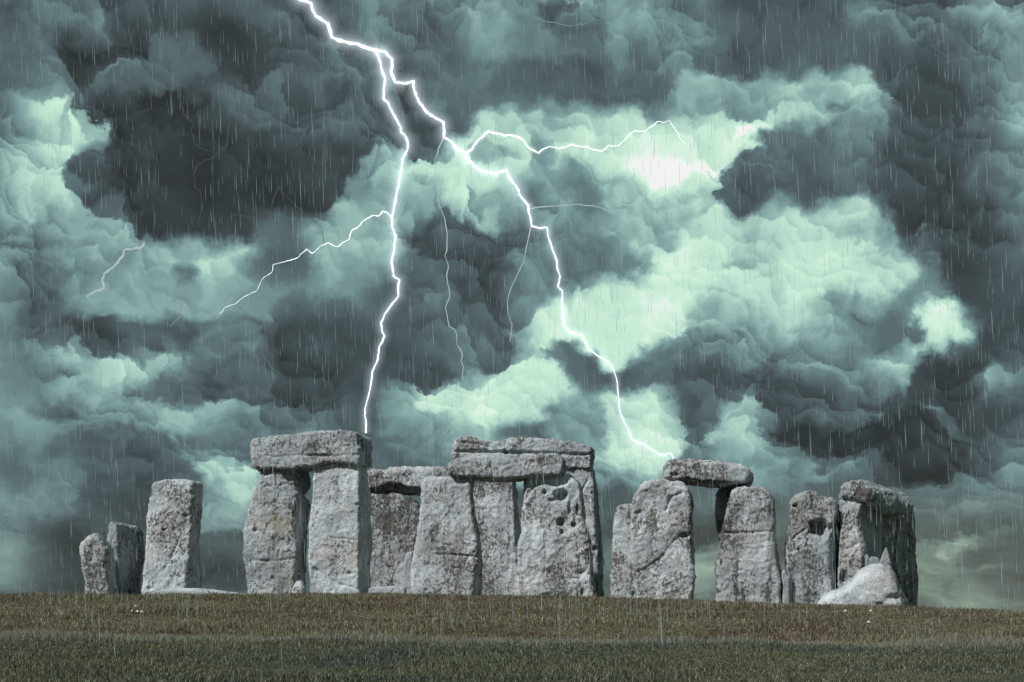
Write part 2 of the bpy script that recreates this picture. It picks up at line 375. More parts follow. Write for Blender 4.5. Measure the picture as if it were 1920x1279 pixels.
def stone_material():
    m, t = new_mat('weathered_sarsen')
    geo = t.n('ShaderNodeNewGeometry')
    info = t.n('ShaderNodeObjectInfo')
    off = t.m('MULTIPLY', info.outputs['Random'], 60.0)
    pos = t.n('ShaderNodeVectorMath', {0: geo.outputs['Position'], 1: t.n('ShaderNodeCombineXYZ', {0: off, 1: off, 2: 0.0}).outputs[0]},
              operation='ADD').outputs[0]
    osep = t.n('ShaderNodeSeparateColor', {0: info.outputs['Color']})
    k_spk, k_str, k_lich = osep.outputs[0], osep.outputs[1], osep.outputs[2]
    base = t.mixc(t.ss(t.noise(pos, 0.9, 4, 0.6), 0.35, 0.68), (0.325, 0.352, 0.372), (0.51, 0.545, 0.565))
    base = t.mixc(t.ss(t.noise(pos, 0.55, 3, 0.5, 0.4), 0.52, 0.72, 0, 0.45), base, (0.33, 0.29, 0.255))
    # fine mottling
    g = t.noise(pos, 18.0, 5, 0.7)
    base = t.mixc(1.0, base, t.n('ShaderNodeCombineColor', {0: t.ss(g, 0.3, 0.7, 0.62, 1.25), 1: t.ss(g, 0.3, 0.7, 0.62, 1.25), 2: t.ss(g, 0.3, 0.7, 0.63, 1.24)}).outputs[0], 'MULTIPLY')
    # yellow-green lichen
    ly = t.m('MULTIPLY', t.ss(t.noise(pos, 1.1, 5, 0.65, 0.3), 0.52, 0.7), t.ss(t.noise(pos, 9, 4, 0.7), 0.4, 0.62))
    base = t.mixc(t.m('MULTIPLY', ly, k_lich), base, (0.30, 0.27, 0.10))
    # rain streaks running down the faces
    sp = t.n('ShaderNodeMapping', {'Vector': pos, 'Scale': (3.2, 3.2, 0.28)}).outputs[0]
    st = t.ss(t.noise(sp, 1.0, 5, 0.62, 0.5), 0.5, 0.68)
    st = t.m('MULTIPLY', st, t.ss(t.noise(pos, 13, 4, 0.7), 0.33, 0.6, 0.15, 1.0))
    base = t.mixc(t.m('MULTIPLY', st, k_str), base, (0.085, 0.078, 0.066))
    # black lichen flecks, in patches
    sv = t.n('ShaderNodeMapping', {'Vector': pos, 'Scale': (1, 1, 0.72)}).outputs[0]
    patch = t.ss(t.noise(pos, 0.75, 4, 0.6, 0.4), 0.36, 0.66, -0.13, 0.075)
    drip = t.ss(t.noise(t.n('ShaderNodeMapping', {'Vector': pos, 'Scale': (1.9, 1.9, 0.16)}).outputs[0], 1.0, 3, 0.55, 0.3), 0.48, 0.62, 0.0, 0.18)
    thr = t.m('ADD', t.m('ADD', t.m('MULTIPLY', k_spk, 0.10), patch), t.m('MULTIPLY', drip, k_str))
    fl = t.m('ADD', t.noise(sv, 11.5, 3.5, 0.62), thr)
    flm = t.ss(fl, 0.615, 0.665)
    base = t.mixc(t.m('MULTIPLY', flm, 0.82), base, (0.055, 0.05, 0.046))
    fl2 = t.ss(t.m('ADD', t.noise(sv, 27.0, 2.5, 0.6), t.m('MULTIPLY', thr, 0.7)), 0.62, 0.68)
    base = t.mixc(t.m('MULTIPLY', fl2, 0.75), base, (0.075, 0.068, 0.06))
    # pale lichen
    pl = t.ss(t.noise(pos, 6.5, 5, 0.7), 0.6, 0.68, 0, 0.5)
    base = t.mixc(pl, base, (0.62, 0.65, 0.66))
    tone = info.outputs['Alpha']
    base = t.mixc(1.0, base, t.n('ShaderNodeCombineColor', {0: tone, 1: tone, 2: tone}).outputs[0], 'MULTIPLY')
    hgt = t.m('ADD', t.m('MULTIPLY', t.noise(pos, 9.0, 8, 0.68), 0.8), t.m('MULTIPLY', t.noise(pos, 40.0, 4, 0.7), 0.25))
    hgt = t.m('SUBTRACT', hgt, t.m('MULTIPLY', flm, 0.12))
    bmp = t.n('ShaderNodeBump', {'Strength': 0.6, 'Distance': 0.06, 'Height': hgt})
    b = t.n('ShaderNodeBsdfPrincipled', {'Base Color': base, 'Roughness': 0.88, 'Normal': bmp.outputs[0]})
    b.inputs['Specular IOR Level'].default_value = 0.3
    t.n('ShaderNodeOutputMaterial', {0: b.outputs[0]})
    return m


STONE = stone_material()


def turf_nodes(t, pos):
    sp = t.n('ShaderNodeSeparateXYZ', {0: pos})
    flat = t.n('ShaderNodeMapping', {'Vector': pos, 'Scale': (0.55, 1.0, 1.0)}).outputs[0]
    a = t.noise(flat, 0.38, 5, 0.62, 0.3)
    b = t.noise(flat, 1.6, 5, 0.65)
    far = t.mixc(t.ss(a, 0.38, 0.62), (0.140, 0.115, 0.080), (0.175, 0.17, 0.105))
    far = t.mixc(t.ss(t.noise(flat, 0.9, 4, 0.6, 0.6), 0.56, 0.7, 0, 0.55), far, (0.075, 0.062, 0.055))
    far = t.mixc(t.ss(b, 0.5, 0.72, 0, 0.6), far, (0.24, 0.225, 0.15))
    near = t.mixc(t.ss(a, 0.38, 0.66), (0.085, 0.105, 0.082), (0.135, 0.142, 0.086))
    near = t.mixc(t.ss(b, 0.48, 0.7, 0, 0.6), near, (0.15, 0.155, 0.115))
    k = t.ss(t.m('ADD', sp.outputs[1], t.m('MULTIPLY', b, 1.2)), 34.7, 35.3)
    return t.mixc(k, near, far)


def ground_material():
    m, t = new_mat('turf_soil')
    geo = t.n('ShaderNodeNewGeometry')
    c = turf_nodes(t, geo.outputs['Position'])
    c = t.mixc(1.0, c, (0.7, 0.67, 0.64), 'MULTIPLY')
    g = t.noise(geo.outputs['Position'], 14, 6, 0.7)
    bmp = t.n('ShaderNodeBump', {'Strength': 0.8, 'Distance': 0.06, 'Height': g})
    b = t.n('ShaderNodeBsdfPrincipled', {'Base Color': c, 'Roughness': 0.95, 'Normal': bmp.outputs[0]})
    b.inputs['Specular IOR Level'].default_value = 0.1
    t.n('ShaderNodeOutputMaterial', {0: b.outputs[0]})
    return m


def grass_material():
    m, t = new_mat('grass_blades')
    geo = t.n('ShaderNodeNewGeometry')
    c = turf_nodes(t, geo.outputs['Position'])
    r = geo.outputs['Random Per Island']
    v = t.m('ADD', t.m('MULTIPLY', t.m('POWER', r, 1.8), 1.75), 0.38)
    c = t.mixc(1.0, c, t.n('ShaderNodeCombineColor', {0: v, 1: v, 2: v}).outputs[0], 'MULTIPLY')
    at = t.n('ShaderNodeAttribute', None, attribute_name='dry')
    c = t.mixc(at.outputs['Fac'], c, t.mixc(r, (0.24, 0.225, 0.165), (0.44, 0.45, 0.41)))
    d = t.n('ShaderNodeBsdfDiffuse', {'Color': c})
    tr = t.n('ShaderNodeBsdfTranslucent', {'Color': c})
    mx = t.n('ShaderNodeMixShader', {0: 0.3, 1: d.outputs[0], 2: tr.outputs[0]})
    t.n('ShaderNodeOutputMaterial', {0: mx.outputs[0]})
    return m


def rain_material():
    m, t = new_mat('rain_water')
    d = t.n('ShaderNodeBsdfDiffuse', {'Color': (0.72, 0.88, 0.93, 1)})
    tl = t.n('ShaderNodeBsdfTranslucent', {'Color': (0.72, 0.88, 0.93, 1)})
    a = t.n('ShaderNodeMixShader', {0: 0.5, 1: d.outputs[0], 2: tl.outputs[0]})
    tr = t.n('ShaderNodeBsdfTransparent')
    mx = t.n('ShaderNodeMixShader', {0: 0.42, 1: tr.outputs[0], 2: a.outputs[0]})
    t.n('ShaderNodeOutputMaterial', {0: mx.outputs[0]})
    return m


def emit_material(name, colr, s):
    m, t = new_mat(name)
    e = t.n('ShaderNodeEmission', {0: (*colr, 1), 1: s})
    t.n('ShaderNodeOutputMaterial', {0: e.outputs[0]})
    m.cycles.emission_sampling = 'NONE'
    return m


def glow_material(name, colr, s):
    m, t = new_mat(name)
    e = t.n('ShaderNodeEmission', {0: (*colr, 1), 1: s})
    t.n('ShaderNodeOutputMaterial', {'Volume': e.outputs[0]})
    return m


# ------------------------------------------------------------------ terrain
CREST_Y, LIP_Y = 49.5, 34.5
_cx = np.array([-800, 0, 700, 1000, 1200, 1400, 1600, 1750, 1920, 2600.])
_cy = np.array([1116, 1115, 1116, 1119, 1125, 1131, 1137, 1143, 1152, 1186.])


def crest_z(x):
    return (HY - np.interp(CX + F * x / CREST_Y, _cx, _cy)) / F * CREST_Y


def lip_z(x):
    return (HY - np.interp(CX + F * x / LIP_Y, [-400, 0, 960, 1920, 2400], [1198, 1201, 1207, 1213, 1216])) / F * LIP_Y


def ground_z(x, y):
    x = np.asarray(x, float)
    y = np.asarray(y, float)
    lz, cz = lip_z(x), crest_z(x)
    base0 = -1.55
    near = base0 + (lz - base0) * np.clip(y / LIP_Y, -3, 1)
    near = np.maximum(near, -3.5)
    dip = lz - 0.16
    s = np.clip((y - LIP_Y) / 1.6, 0, 1)
    s = s * s * (3 - 2 * s)
    k = np.clip((y - (LIP_Y + 1.6)) / (CREST_Y - LIP_Y - 1.6), 0, 1)
    kk = np.sin(k * math.pi / 2)
    mid = dip + (cz - dip) * (0.55 * k + 0.45 * kk)
    z = np.where(y < LIP_Y, near, lz + (dip - lz) * s)
    z = np.where(y > LIP_Y + 1.6, mid, z)
    plate = cz - 0.05 * np.clip((y - CREST_Y) / 2.0, 0, 1)
    far = np.clip(y - 72, 0, None)
    plate = plate - 0.035 * far + 0.035 * np.clip(y - 700, 0, None)
    z = np.where(y > CREST_Y, plate, z)
    p = np.stack([x.ravel(), y.ravel(), np.zeros(x.size)], 1)
    b = 0.05 * vnoise3(p * 0.45 + 3.1) + 0.035 * vnoise3(p * 1.7 + 9.4)
    b = b.reshape(x.shape)
    return z + b * np.where((y > 10) & (y < 80), 1.0, 1.0)


def axis(parts):
    a = []
    for lo, hi, st in parts:
        a.append(np.arange(lo, hi, st))
    a.append([parts[-1][1]])
    return np.concatenate(a)


gx = axis([(-3000, -400, 260), (-400, -60, 20), (-60, -26, 2), (-26, 26, 0.2), (26, 60, 2), (60, 400, 20), (400, 3000, 260)])
gy = axis([(-1500, -60, 180), (-60, 12, 3), (12, 33, 0.3), (33, 37.5, 0.15), (37.5, 56, 0.25), (56, 90, 1.5), (90, 300, 15), (300, 6000, 300)])
GX, GY = np.meshgrid(gx, gy)
GZ = ground_z(GX, GY)
nx_, ny_ = len(gx), len(gy)
idx = np.arange(nx_ * ny_).reshape(ny_, nx_)
gf = np.stack([idx[:-1, :-1], idx[:-1, 1:], idx[1:, 1:], idx[1:, :-1]], -1).reshape(-1, 4)
g = mesh_obj('ground', np.stack([GX, GY, GZ], -1).reshape(-1, 3), gf, ground_material())
g['kind'] = 'structure'

# ------------------------------------------------------------------ stones
# Zoom frames the outlines were measured in: origin x, y and magnification
Z1, Z2, Z3 = (120, 860, 4.569), (430, 780, 3.551), (680, 800, 3.7625)
Z4, Z5, Z6 = (820, 800, 3.7606), (1130, 840, 4.126), (1440, 870, 4.409)
RES = 0.04
_seed = [0]


def stone(name, label, cat, zf, Y0, depth, rows, top, bottom=None, r=0.16, rough=1.0, look=(0.5, 0.4, 0.2),
          feats=(), group=None, grain=1.0):
    """rows: (y, left, front edge, right silhouette); top / bottom: outline points. depth in metres."""
    ox, oy, k = zf
    _seed[0] += 1
    sd = _seed[0] * 13.37
    R = np.array(rows, float)
    ry = oy + R[:, 0] / k
    rl, re, rr = (ox + R[:, i] / k for i in (1, 2, 3))
    o_ = np.argsort(ry)
    ry, rl, re, rr = ry[o_], rl[o_], re[o_], rr[o_]
    T = np.array(top, float)
    tx, ty = ox + T[:, 0] / k, oy + T[:, 1] / k
    if bottom is None:
        by_ = oy + R[:, 0].max() / k + 14
        bx, byy = np.array([0.0, 4000.0]), np.array([by_, by_])
    else:
        B = np.array(bottom, float)
        bx, byy = ox + B[:, 0] / k, oy + B[:, 1] / k
    ppm = F / Y0
    Wm = max((rr - rl).max() / ppm, 0.2)
    Hm = max((byy.mean() - ty.min()) / ppm, 0.2)
    D = depth
    nx, nz, nd = [int(max(8, round(s / RES))) for s in (Wm, Hm, D)]
    a, b, c = np.meshgrid(np.linspace(0, 1, nx + 1), np.linspace(0, 1, nz + 1), np.linspace(0, 1, nd + 1), indexing='ij')
    surf = np.zeros(a.shape, bool)
    surf[0], surf[-1], surf[:, 0], surf[:, -1], surf[:, :, 0], surf[:, :, -1] = (True,) * 6
    ids = -np.ones(a.shape, int)
    ids[surf] = np.arange(surf.sum())
    pm = np.stack([a[surf] * Wm, b[surf] * Hm, c[surf] * D], 1)
    fl = []
    for q, flip in ((ids[0], 0), (ids[-1], 1), (ids[:, 0], 1), (ids[:, -1], 0), (ids[:, :, 0], 0), (ids[:, :, -1], 1)):
        f = np.stack([q[:-1, :-1], q[1:, :-1], q[1:, 1:], q[:-1, 1:]], -1).reshape(-1, 4)
        fl.append(f[:, ::-1] if flip else f)
    faces = np.concatenate(fl)[:, ::-1]
    dims = np.array([Wm, Hm, D])
    rad = min(r, 0.45 * dims.min())
    q = np.clip(pm, rad, dims - rad)
    dv = pm - q
    ln = np.linalg.norm(dv, axis=1, keepdims=True)
    pm = np.where(ln > 1e-9, q + dv / np.maximum(ln, 1e-9) * rad, pm)
    u, v, wd = pm[:, 0] / Wm, pm[:, 1] / Hm, pm[:, 2] / D
    # outline -> pixel -> world
    ytop = ty.min()
    L_t, R_t = np.interp(ytop, ry, rl), np.interp(ytop, ry, rr)
    L_t, R_t = min(L_t, tx.min()), max(R_t, tx.max())
    pt = np.interp(L_t + u * (R_t - L_t), tx, ty)
    pb = np.interp(L_t + u * (R_t - L_t), bx, byy)
    py = pb + (pt - pb) * v
    xl, xe, xr = np.interp(py, ry, rl), np.interp(py, ry, re), np.interp(py, ry, rr)
    shift = np.maximum((CX - xl) * (1 - Y0 / (Y0 + D)), 0) + 2.0
    left = xl + shift * wd
    right = xe + (xr - xe) * wd
    px = left + u * (right - left)
    Yv = Y0 + D * wd
    z = (HY - py) / F * Y0
    co = np.stack([(px - CX) / F * Yv, Yv, z], 1)
    # normals
    def normals(co):
        e1 = co[faces[:, 2]] - co[faces[:, 0]]
        e2 = co[faces[:, 3]] - co[faces[:, 1]]
        fn = np.cross(e1, e2)
        n = np.zeros_like(co)
        for j in range(4):
            for ax in range(3):
                n[:, ax] += np.bincount(faces[:, j], fn[:, ax], len(co))
        return n / np.maximum(np.linalg.norm(n, axis=1, keepdims=True), 1e-9)
    nrm = normals(co)
    P3 = co + sd
    disp = rough * (0.055 * fbm(P3 * 0.9, 2) + 0.020 * fbm(P3 * 2.7 + 5, 2) + 0.014 * fbm(P3 * 8.0 + 11, 2, 0.7))
    rid = 1 - np.abs(fbm(P3 * 1.7 + 31, 3, 0.55))
    disp -= rough * 0.05 * np.clip(rid - 0.82, 0, 1) / 0.18 * 0.6      # weathered seams
    pits = np.clip(vnoise3(P3 * 11.0 + 71) - 0.45, 0, 1)
    disp -= grain * 0.035 * pits
    front = np.clip(1.25 - wd * 2.2, 0, 1)
    for ft in feats:
        if ft[0] == 'dent':
            _, fx, fy, frx, fry, dep, sharp = ft
            dd = np.hypot((px - (ox + fx / k)) / (frx / k), (py - (oy + fy / k)) / (fry / k))
            dd = dd + 0.22 * fbm(P3 * 3.3 + 41, 2)
            kk = np.clip((1 - dd) / max(1e-3, 1 - sharp), 0, 1)
            kk = kk * kk * (3 - 2 * kk)
            co[:, 1] += dep * kk * front
        elif ft[0] in ('crack', 'ledge'):
            pts = np.array(ft[1], float)
            cxp, cyp = ox + pts[:, 0] / k, oy + pts[:, 1] / k
            wob = 1.6 * fbm(P3 * 4.0 + 51, 2)
            if ft[0] == 'crack':
                best = np.full(len(px), 1e9)
                for j in range(len(pts) - 1):
                    ax, ay, bx2, by2 = cxp[j], cyp[j], cxp[j + 1], cyp[j + 1]
                    vx, vy = bx2 - ax, by2 - ay
                    tt = np.clip(((px - ax) * vx + (py - ay) * vy) / max(vx * vx + vy * vy, 1e-6), 0, 1)
                    best = np.minimum(best, np.hypot(px - ax - tt * vx + wob * .5, py - ay - tt * vy + wob))
                kk = np.clip(1 - best / ft[2], 0, 1)
                co[:, 1] += ft[3] * kk * front
            else:
                yl = np.interp(px, cxp, cyp)
                below = (py + wob - yl)
                kk = np.clip(below / 3.0, 0, 1) * np.exp(-np.clip(below, 0, None) / ft[3])
                inx = np.clip((px - cxp[0]) / 6, 0, 1) * np.clip((cxp[-1] - px) / 6, 0, 1)
                co[:, 1] += ft[2] * kk * front * inx
    co = co + nrm * disp[:, None]
    bz = co[:, 2].min()
    loc = (float(co[:, 0].mean()), float(co[:, 1].mean()), float(bz))
    o = mesh_obj(name, co, faces, STONE, loc=loc)
    o['label'], o['category'] = label, cat
    if group:
        o['group'] = group
    o.color = look if len(look) == 4 else (*look, 0.82 + 0.28 * ((_seed[0] * 0.618) % 1.0))
    return o


UP, LIN = 'standing stone', 'lintel stone'

# --- far left pair and tall single stone
stone('standing_stone', 'squat rough standing stone with rounded shoulder, leaning against the dark block at the line\'s end', UP, Z1, 51.5, 1.1,
      [(640, 140, 360, 400), (760, 135, 380, 436), (900, 145, 365, 456), (1000, 155, 372, 470), (1160, 172, 385, 492)],
      [(135, 740), (160, 700), (230, 665), (310, 637), (360, 668), (400, 708), (440, 745)], r=0.22, rough=1.15, look=(0.75, 0.5, 0.1))
stone('standing_stone', 'short flat-topped dark stone with its broad shaded side, between the squat and tall stones', UP, Z1, 53.2, 1.7,
      [(530, 378, 458, 672), (640, 362, 456, 684), (800, 385, 456, 694), (880, 420, 462, 682), (1000, 430, 470, 670), (1160, 440, 478, 666)],
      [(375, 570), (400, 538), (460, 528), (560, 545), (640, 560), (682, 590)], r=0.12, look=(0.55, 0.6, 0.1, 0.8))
stone('standing_stone', 'tall lone slab with flat top and dark right side, no lintel, left of the trilithon', UP, Z1, 52.5, 1.25,
      [(180, 757, 1100, 1178), (300, 737, 1105, 1183), (450, 722, 1098, 1186), (620, 711, 1085, 1171), (800, 695, 1078, 1173), (900, 682, 1060, 1179), (1110, 668, 1042, 1191), (1200, 664, 1040, 1193)],
      [(750, 200), (880, 180), (960, 187), (1100, 188), (1180, 200)], r=0.13, look=(0.4, 0.15, 0.0, 1.08),
      feats=[('dent', 1035, 487, 38, 18, .10, .3), ('dent', 862, 612, 34, 16, .09, .2), ('crack', [(1010, 640), (940, 800), (850, 960)], 3.0, .05),
             ('crack', [(1098, 240), (1096, 470), (1058, 500)], 3.0, .06), ('dent', 740, 1110, 40, 22, .07, .2), ('dent', 1060, 560, 60, 60, .06, .2)])
stone('fallen_stone', 'low pale fallen slab lying in the grass at the foot of the tall lone slab', 'fallen stone', Z1, 51.2, 0.9,
      [(1100, 690, 1590, 1600), (1200, 690, 1590, 1600)],
      [(690, 1165), (780, 1135), (950, 1113), (1150, 1113), (1300, 1128), (1450, 1145), (1600, 1170)], r=0.06, rough=0.5, look=(0.25, 0.2, 0.0))

# --- big left trilithon
stone('standing_stone', 'weathered left upright of the big trilithon, bulging and notched, shaded under its lintel', UP, Z2, 53.6, 1.35,
      [(340, 212, 440, 548), (430, 190, 440, 551), (490, 165, 450, 530), (512, 158, 462, 507), (550, 140, 456, 541), (640, 118, 437, 541), (760, 100, 436, 530), (870, 92, 452, 518),
       (945, 85, 448, 512), (975, 90, 445, 524), (1040, 102, 437, 525), (1190, 118, 434, 526)],
      [(205, 338), (555, 322)], r=0.16, rough=1.25, look=(0.35, 0.5, 0.75),
      feats=[('ledge', [(190, 330), (240, 400), (300, 365), (345, 372), (390, 430), (420, 470), (480, 520)], -0.16, 90), ('crack', [(150, 965), (300, 958), (440, 950)], 3.0, .06),
             ('dent', 175, 760, 22, 26, .08, .2), ('dent', 287, 1077, 11, 13, .12, .4), ('crack', [(240, 470), (330, 465), (400, 450)], 2.6, .05), ('dent', 130, 560, 40, 50, .09, .1)])
stone('standing_stone', 'smooth pale right upright of the big trilithon with a straight shaded side', UP, Z2, 53.4, 1.3,
      [(320, 570, 866, 926), (400, 556, 867, 931), (500, 549, 863, 946), (600, 546, 863, 953), (760, 536, 863, 959), (880, 529, 861, 953), (950, 521, 861, 946), (1060, 528, 863, 941), (1190, 531, 863, 946)],
      [(566, 345), (600, 322), (720, 308), (860, 302), (930, 318)], r=0.10, rough=0.9, look=(0.12, 0.15, 0.1, 1.12),
      feats=[('crack', [(680, 812), (760, 818), (850, 830)], 2.6, .06), ('dent', 800, 1045, 40, 14, .08, .2), ('crack', [(560, 1010), (640, 1060), (720, 1120), (860, 1150)], 3.2, .05),
             ('dent', 580, 1030, 50, 40, .08, .1), ('dent', 850, 590, 24, 14, .08, .3)])
stone('lintel_stone', 'long pale lintel of the big trilithon, its dark end struck by lightning', LIN, Z2, 53.2, 1.55,
      [(88, 132, 850, 946), (200, 134, 862, 958), (300, 144, 868, 962), (345, 152, 868, 960)],
      [(130, 155), (150, 143), (300, 126), (500, 109), (700, 98), (840, 89), (890, 96), (962, 128)],
      [(130, 352), (250, 358), (400, 350), (550, 332), (720, 312), (860, 308), (962, 332)], r=0.13, rough=1.1, look=(0.7, 0.3, 0.0),
      feats=[('crack', [(590, 105), (584, 200), (580, 310)], 2.4, .05), ('crack', [(250, 270), (450, 262), (640, 262), (860, 262)], 3.0, .05), ('dent', 610, 262, 90, 12, .05, .2)])
stone('boulder', 'small rounded pale boulder at the foot between the big trilithon\'s two uprights', 'boulder', Z2, 52.3, 0.7,
      [(1090, 405, 515, 522), (1190, 400, 515, 524)], [(400, 1150), (415, 1118), (440, 1099), (466, 1094), (490, 1100), (510, 1118), (524, 1155)], r=0.35, rough=0.5, look=(0.2, 0.1, 0.1))

# --- far side of the ring, seen past the big trilithon
stone('lintel_stone', 'rough arched lintel of the far ring, spanning out behind the big trilithon', LIN, Z3, 60.0, 1.5,
      [(280, 30, 640, 650), (480, 30, 640, 650)],
      [(30, 300), (110, 300), (155, 308), (200, 290), (330, 285), (450, 288), (650, 286)],
      [(30, 475), (120, 470), (200, 452), (300, 458), (410, 468), (650, 470)], r=0.2, rough=1.6, look=(0.8, 0.3, 0.1),
      feats=[('ledge', [(30, 440), (120, 420), (200, 388), (270, 395), (330, 425), (650, 440)], .35, 60)])
stone('standing_stone', 'broad black-flecked upright with a rounded top under the arched far lintel', UP, Z3, 60.2, 1.3,
      [(465, 20, 395, 408), (600, 20, 405, 412), (700, 20, 398, 404), (900, 20, 372, 378), (1185, 20, 340, 346)],
      [(20, 478), (80, 470), (180, 464), (260, 470), (320, 492), (380, 530), (412, 580)], r=0.14, rough=1.2, look=(1.0, 0.7, 0.7, 0.88))
stone('standing_stone', 'far ring upright hidden behind the cracked central upright, carrying the arched far lintel', UP, Z3, 60.2, 1.3,
      [(460, 470, 620, 630), (1185, 460, 620, 630)], [(470, 462), (630, 462)], r=0.14, look=(0.9, 0.5, 0.2))
stone('fallen_stone', 'low pale fallen slab beside the big trilithon\'s smooth upright, under the flecked far upright', 'fallen stone', Z3, 52.3, 0.9,
      [(1125, 40, 300, 305), (1190, 40, 300, 305)], [(40, 1135), (100, 1130), (200, 1127), (305, 1134)], r=0.06, rough=0.4, look=(0.1, 0.1, 0.0), grain=.5)
stone('standing_stone', 'thin pale leaning bluestone with a blunt tip against the cracked central upright', UP, Z3, 54.9, 0.45,
      [(878, 305, 356, 360), (960, 290, 352, 358), (1060, 278, 345, 352), (1190, 262, 352, 360)], [(300, 895), (315, 880), (345, 878), (362, 900)], r=0.1, rough=0.5, look=(0.08, 0.15, 0.2), grain=.5)

# --- central ring arch (front) and tall trilithon behind it
stone('standing_stone', 'wide cracked left upright of the central front arch, flaring toward its base', UP, Z3, 53.0, 1.15,
      [(350, 424, 756, 790), (400, 415, 758, 790), (470, 413, 765, 786), (560, 413, 780, 788), (640, 405, 785, 800), (720, 390, 790, 815), (800, 378, 800, 830), (900, 360, 815, 841), (960, 350, 812, 843),
       (1040, 338, 785, 848), (1100, 338, 775, 850), (1185, 345, 765, 839)],
      [(415, 385), (430, 368), (455, 358), (600, 354), (700, 350), (792, 352)], r=0.15, rough=1.1, look=(0.5, 0.55, 0.15),
      feats=[('crack', [(510, 905), (620, 900), (720, 912), (835, 918)], 3.0, .09), ('crack', [(650, 1000), (770, 1030), (820, 1000)], 3.0, .07), ('crack', [(520, 830), (640, 840)], 2.5, .04),
             ('ledge', [(600, 400), (660, 405), (720, 392), (790, 395)], -.05, 40), ('dent', 800, 1090, 30, 60, .12, .2), ('crack', [(740, 800), (820, 830)], 2.4, .05)])
stone('lintel_stone', 'black-flecked front lintel of the central arch with a notch in its top', LIN, Z4, 52.7, 1.3,
      [(185, 85, 886, 898), (240, 75, 890, 900), (330, 66, 884, 896), (360, 72, 880, 894)],
      [(66, 250), (95, 228), (125, 213), (250, 205), (400, 203), (510, 207), (548, 222), (572, 244), (592, 240), (606, 200), (650, 192), (750, 184), (860, 188), (900, 215)],
      [(66, 335), (150, 352), (400, 361), (560, 363), (700, 348), (900, 338)], r=0.13, rough=1.1, look=(1.0, 0.3, 0.1),
      feats=[('dent', 572, 228, 26, 30, .35, .3), ('crack', [(590, 240), (600, 350)], 2.2, .04)])
stone('standing_stone', 'pitted right upright of the central front arch with deep weathered holes near its top', UP, Z4, 53.1, 1.2,
      [(340, 640, 930, 932), (400, 625, 985, 988), (460, 611, 1012, 1016), (560, 598, 1018, 1022), (660, 592, 1030, 1034), (740, 600, 1045, 1048), (780, 590, 1055, 1058), (820, 575, 1065, 1068), (950, 560, 1080, 1084), (1195, 545, 1095, 1100)],
      [(630, 345), (780, 338), (900, 332), (912, 345), (925, 335), (940, 350)], r=0.14, rough=1.35, look=(0.6, 0.4, 0.15),
      feats=[('ledge', [(600, 560), (640, 500), (690, 425), (770, 388), (830, 400), (900, 405), (960, 380), (1060, 420)], -.10, 60), ('dent', 755, 462, 17, 20, .25, .4), ('dent', 872, 490, 62, 55, .40, .3), ('dent', 800, 520, 40, 22, .15, .2), ('dent', 872, 678, 42, 36, .30, .3),
             ('dent', 962, 690, 20, 24, .22, .3), ('dent', 880, 745, 22, 30, .18, .2), ('dent', 990, 590, 16, 60, .12, .1), ('dent', 940, 560, 24, 110, .12, .1), ('dent', 830, 410, 60, 30, .12, .1),
             ('dent', 1020, 1030, 40, 34, .14, .2), ('dent', 770, 1190, 36, 18, .15, .2), ('dent', 865, 1195, 30, 20, .14, .2), ('dent', 1026, 1165, 22, 42, .13, .2), ('crack', [(880, 1070), (980, 1075), (1080, 1040)], 2.6, .06), ('dent', 790, 1025, 10, 16, .1, .3)])
stone('standing_stone', 'speckled inner upright seen between the two uprights of the central front arch', UP, Z4, 57.6, 1.2,
      [(280, 235, 535, 555), (365, 235, 540, 558), (450, 240, 540, 577), (560, 250, 540, 585), (700, 270, 550, 597), (780, 290, 554, 598), (1000, 300, 562, 604), (1195, 300, 564, 606)],
      [(235, 282), (600, 282)], r=0.10, rough=0.9, look=(0.95, 0.5, 0.2, 1.1), feats=[('crack', [(280, 580), (350, 582)], 2.4, .05)])
stone('standing_stone', 'tall inner upright with a dark right side, rising behind the pitted central upright', UP, Z4, 57.4, 1.25,
      [(282, 880, 1088, 1104), (400, 880, 1100, 1130), (500, 880, 1100, 1142), (600, 880, 1105, 1148), (750, 880, 1115, 1160), (850, 880, 1125, 1168), (950, 880, 1130, 1172), (1100, 880, 1135, 1178), (1195, 880, 1140, 1184)],
      [(880, 284), (1110, 280)], r=0.12, rough=1.1, look=(0.35, 0.35, 0.1),
      feats=[('crack', [(1060, 380), (1020, 460), (1015, 560), (1040, 720), (1075, 880), (1090, 1190)], 3.4, .10), ('dent', 1110, 860, 22, 26, .14, .2)])
stone('lintel_stone', 'highest central lintel, split along its length, set behind the flecked front lintel', LIN, Z4, 57.2, 1.4,
      [(70, 106, 1085, 1112), (180, 106, 1088, 1118), (292, 108, 1084, 1108)],
      [(104, 125), (120, 102), (150, 84), (240, 69), (285, 86), (420, 97), (490, 76), (640, 77), (820, 79), (940, 93), (1050, 113), (1118, 135)],
      [(104, 282), (600, 286), (900, 289), (1118, 296)], r=0.10, rough=1.2, look=(0.8, 0.3, 0.25),
      feats=[('crack', [(100, 176), (300, 178), (480, 182), (700, 184), (900, 190), (1090, 194)], 4.0, .16), ('crack', [(180, 110), (280, 122), (370, 146)], 3.2, .10), ('dent', 487, 182, 18, 16, .25, .3), ('crack', [(490, 80), (482, 180)], 3, .06)])

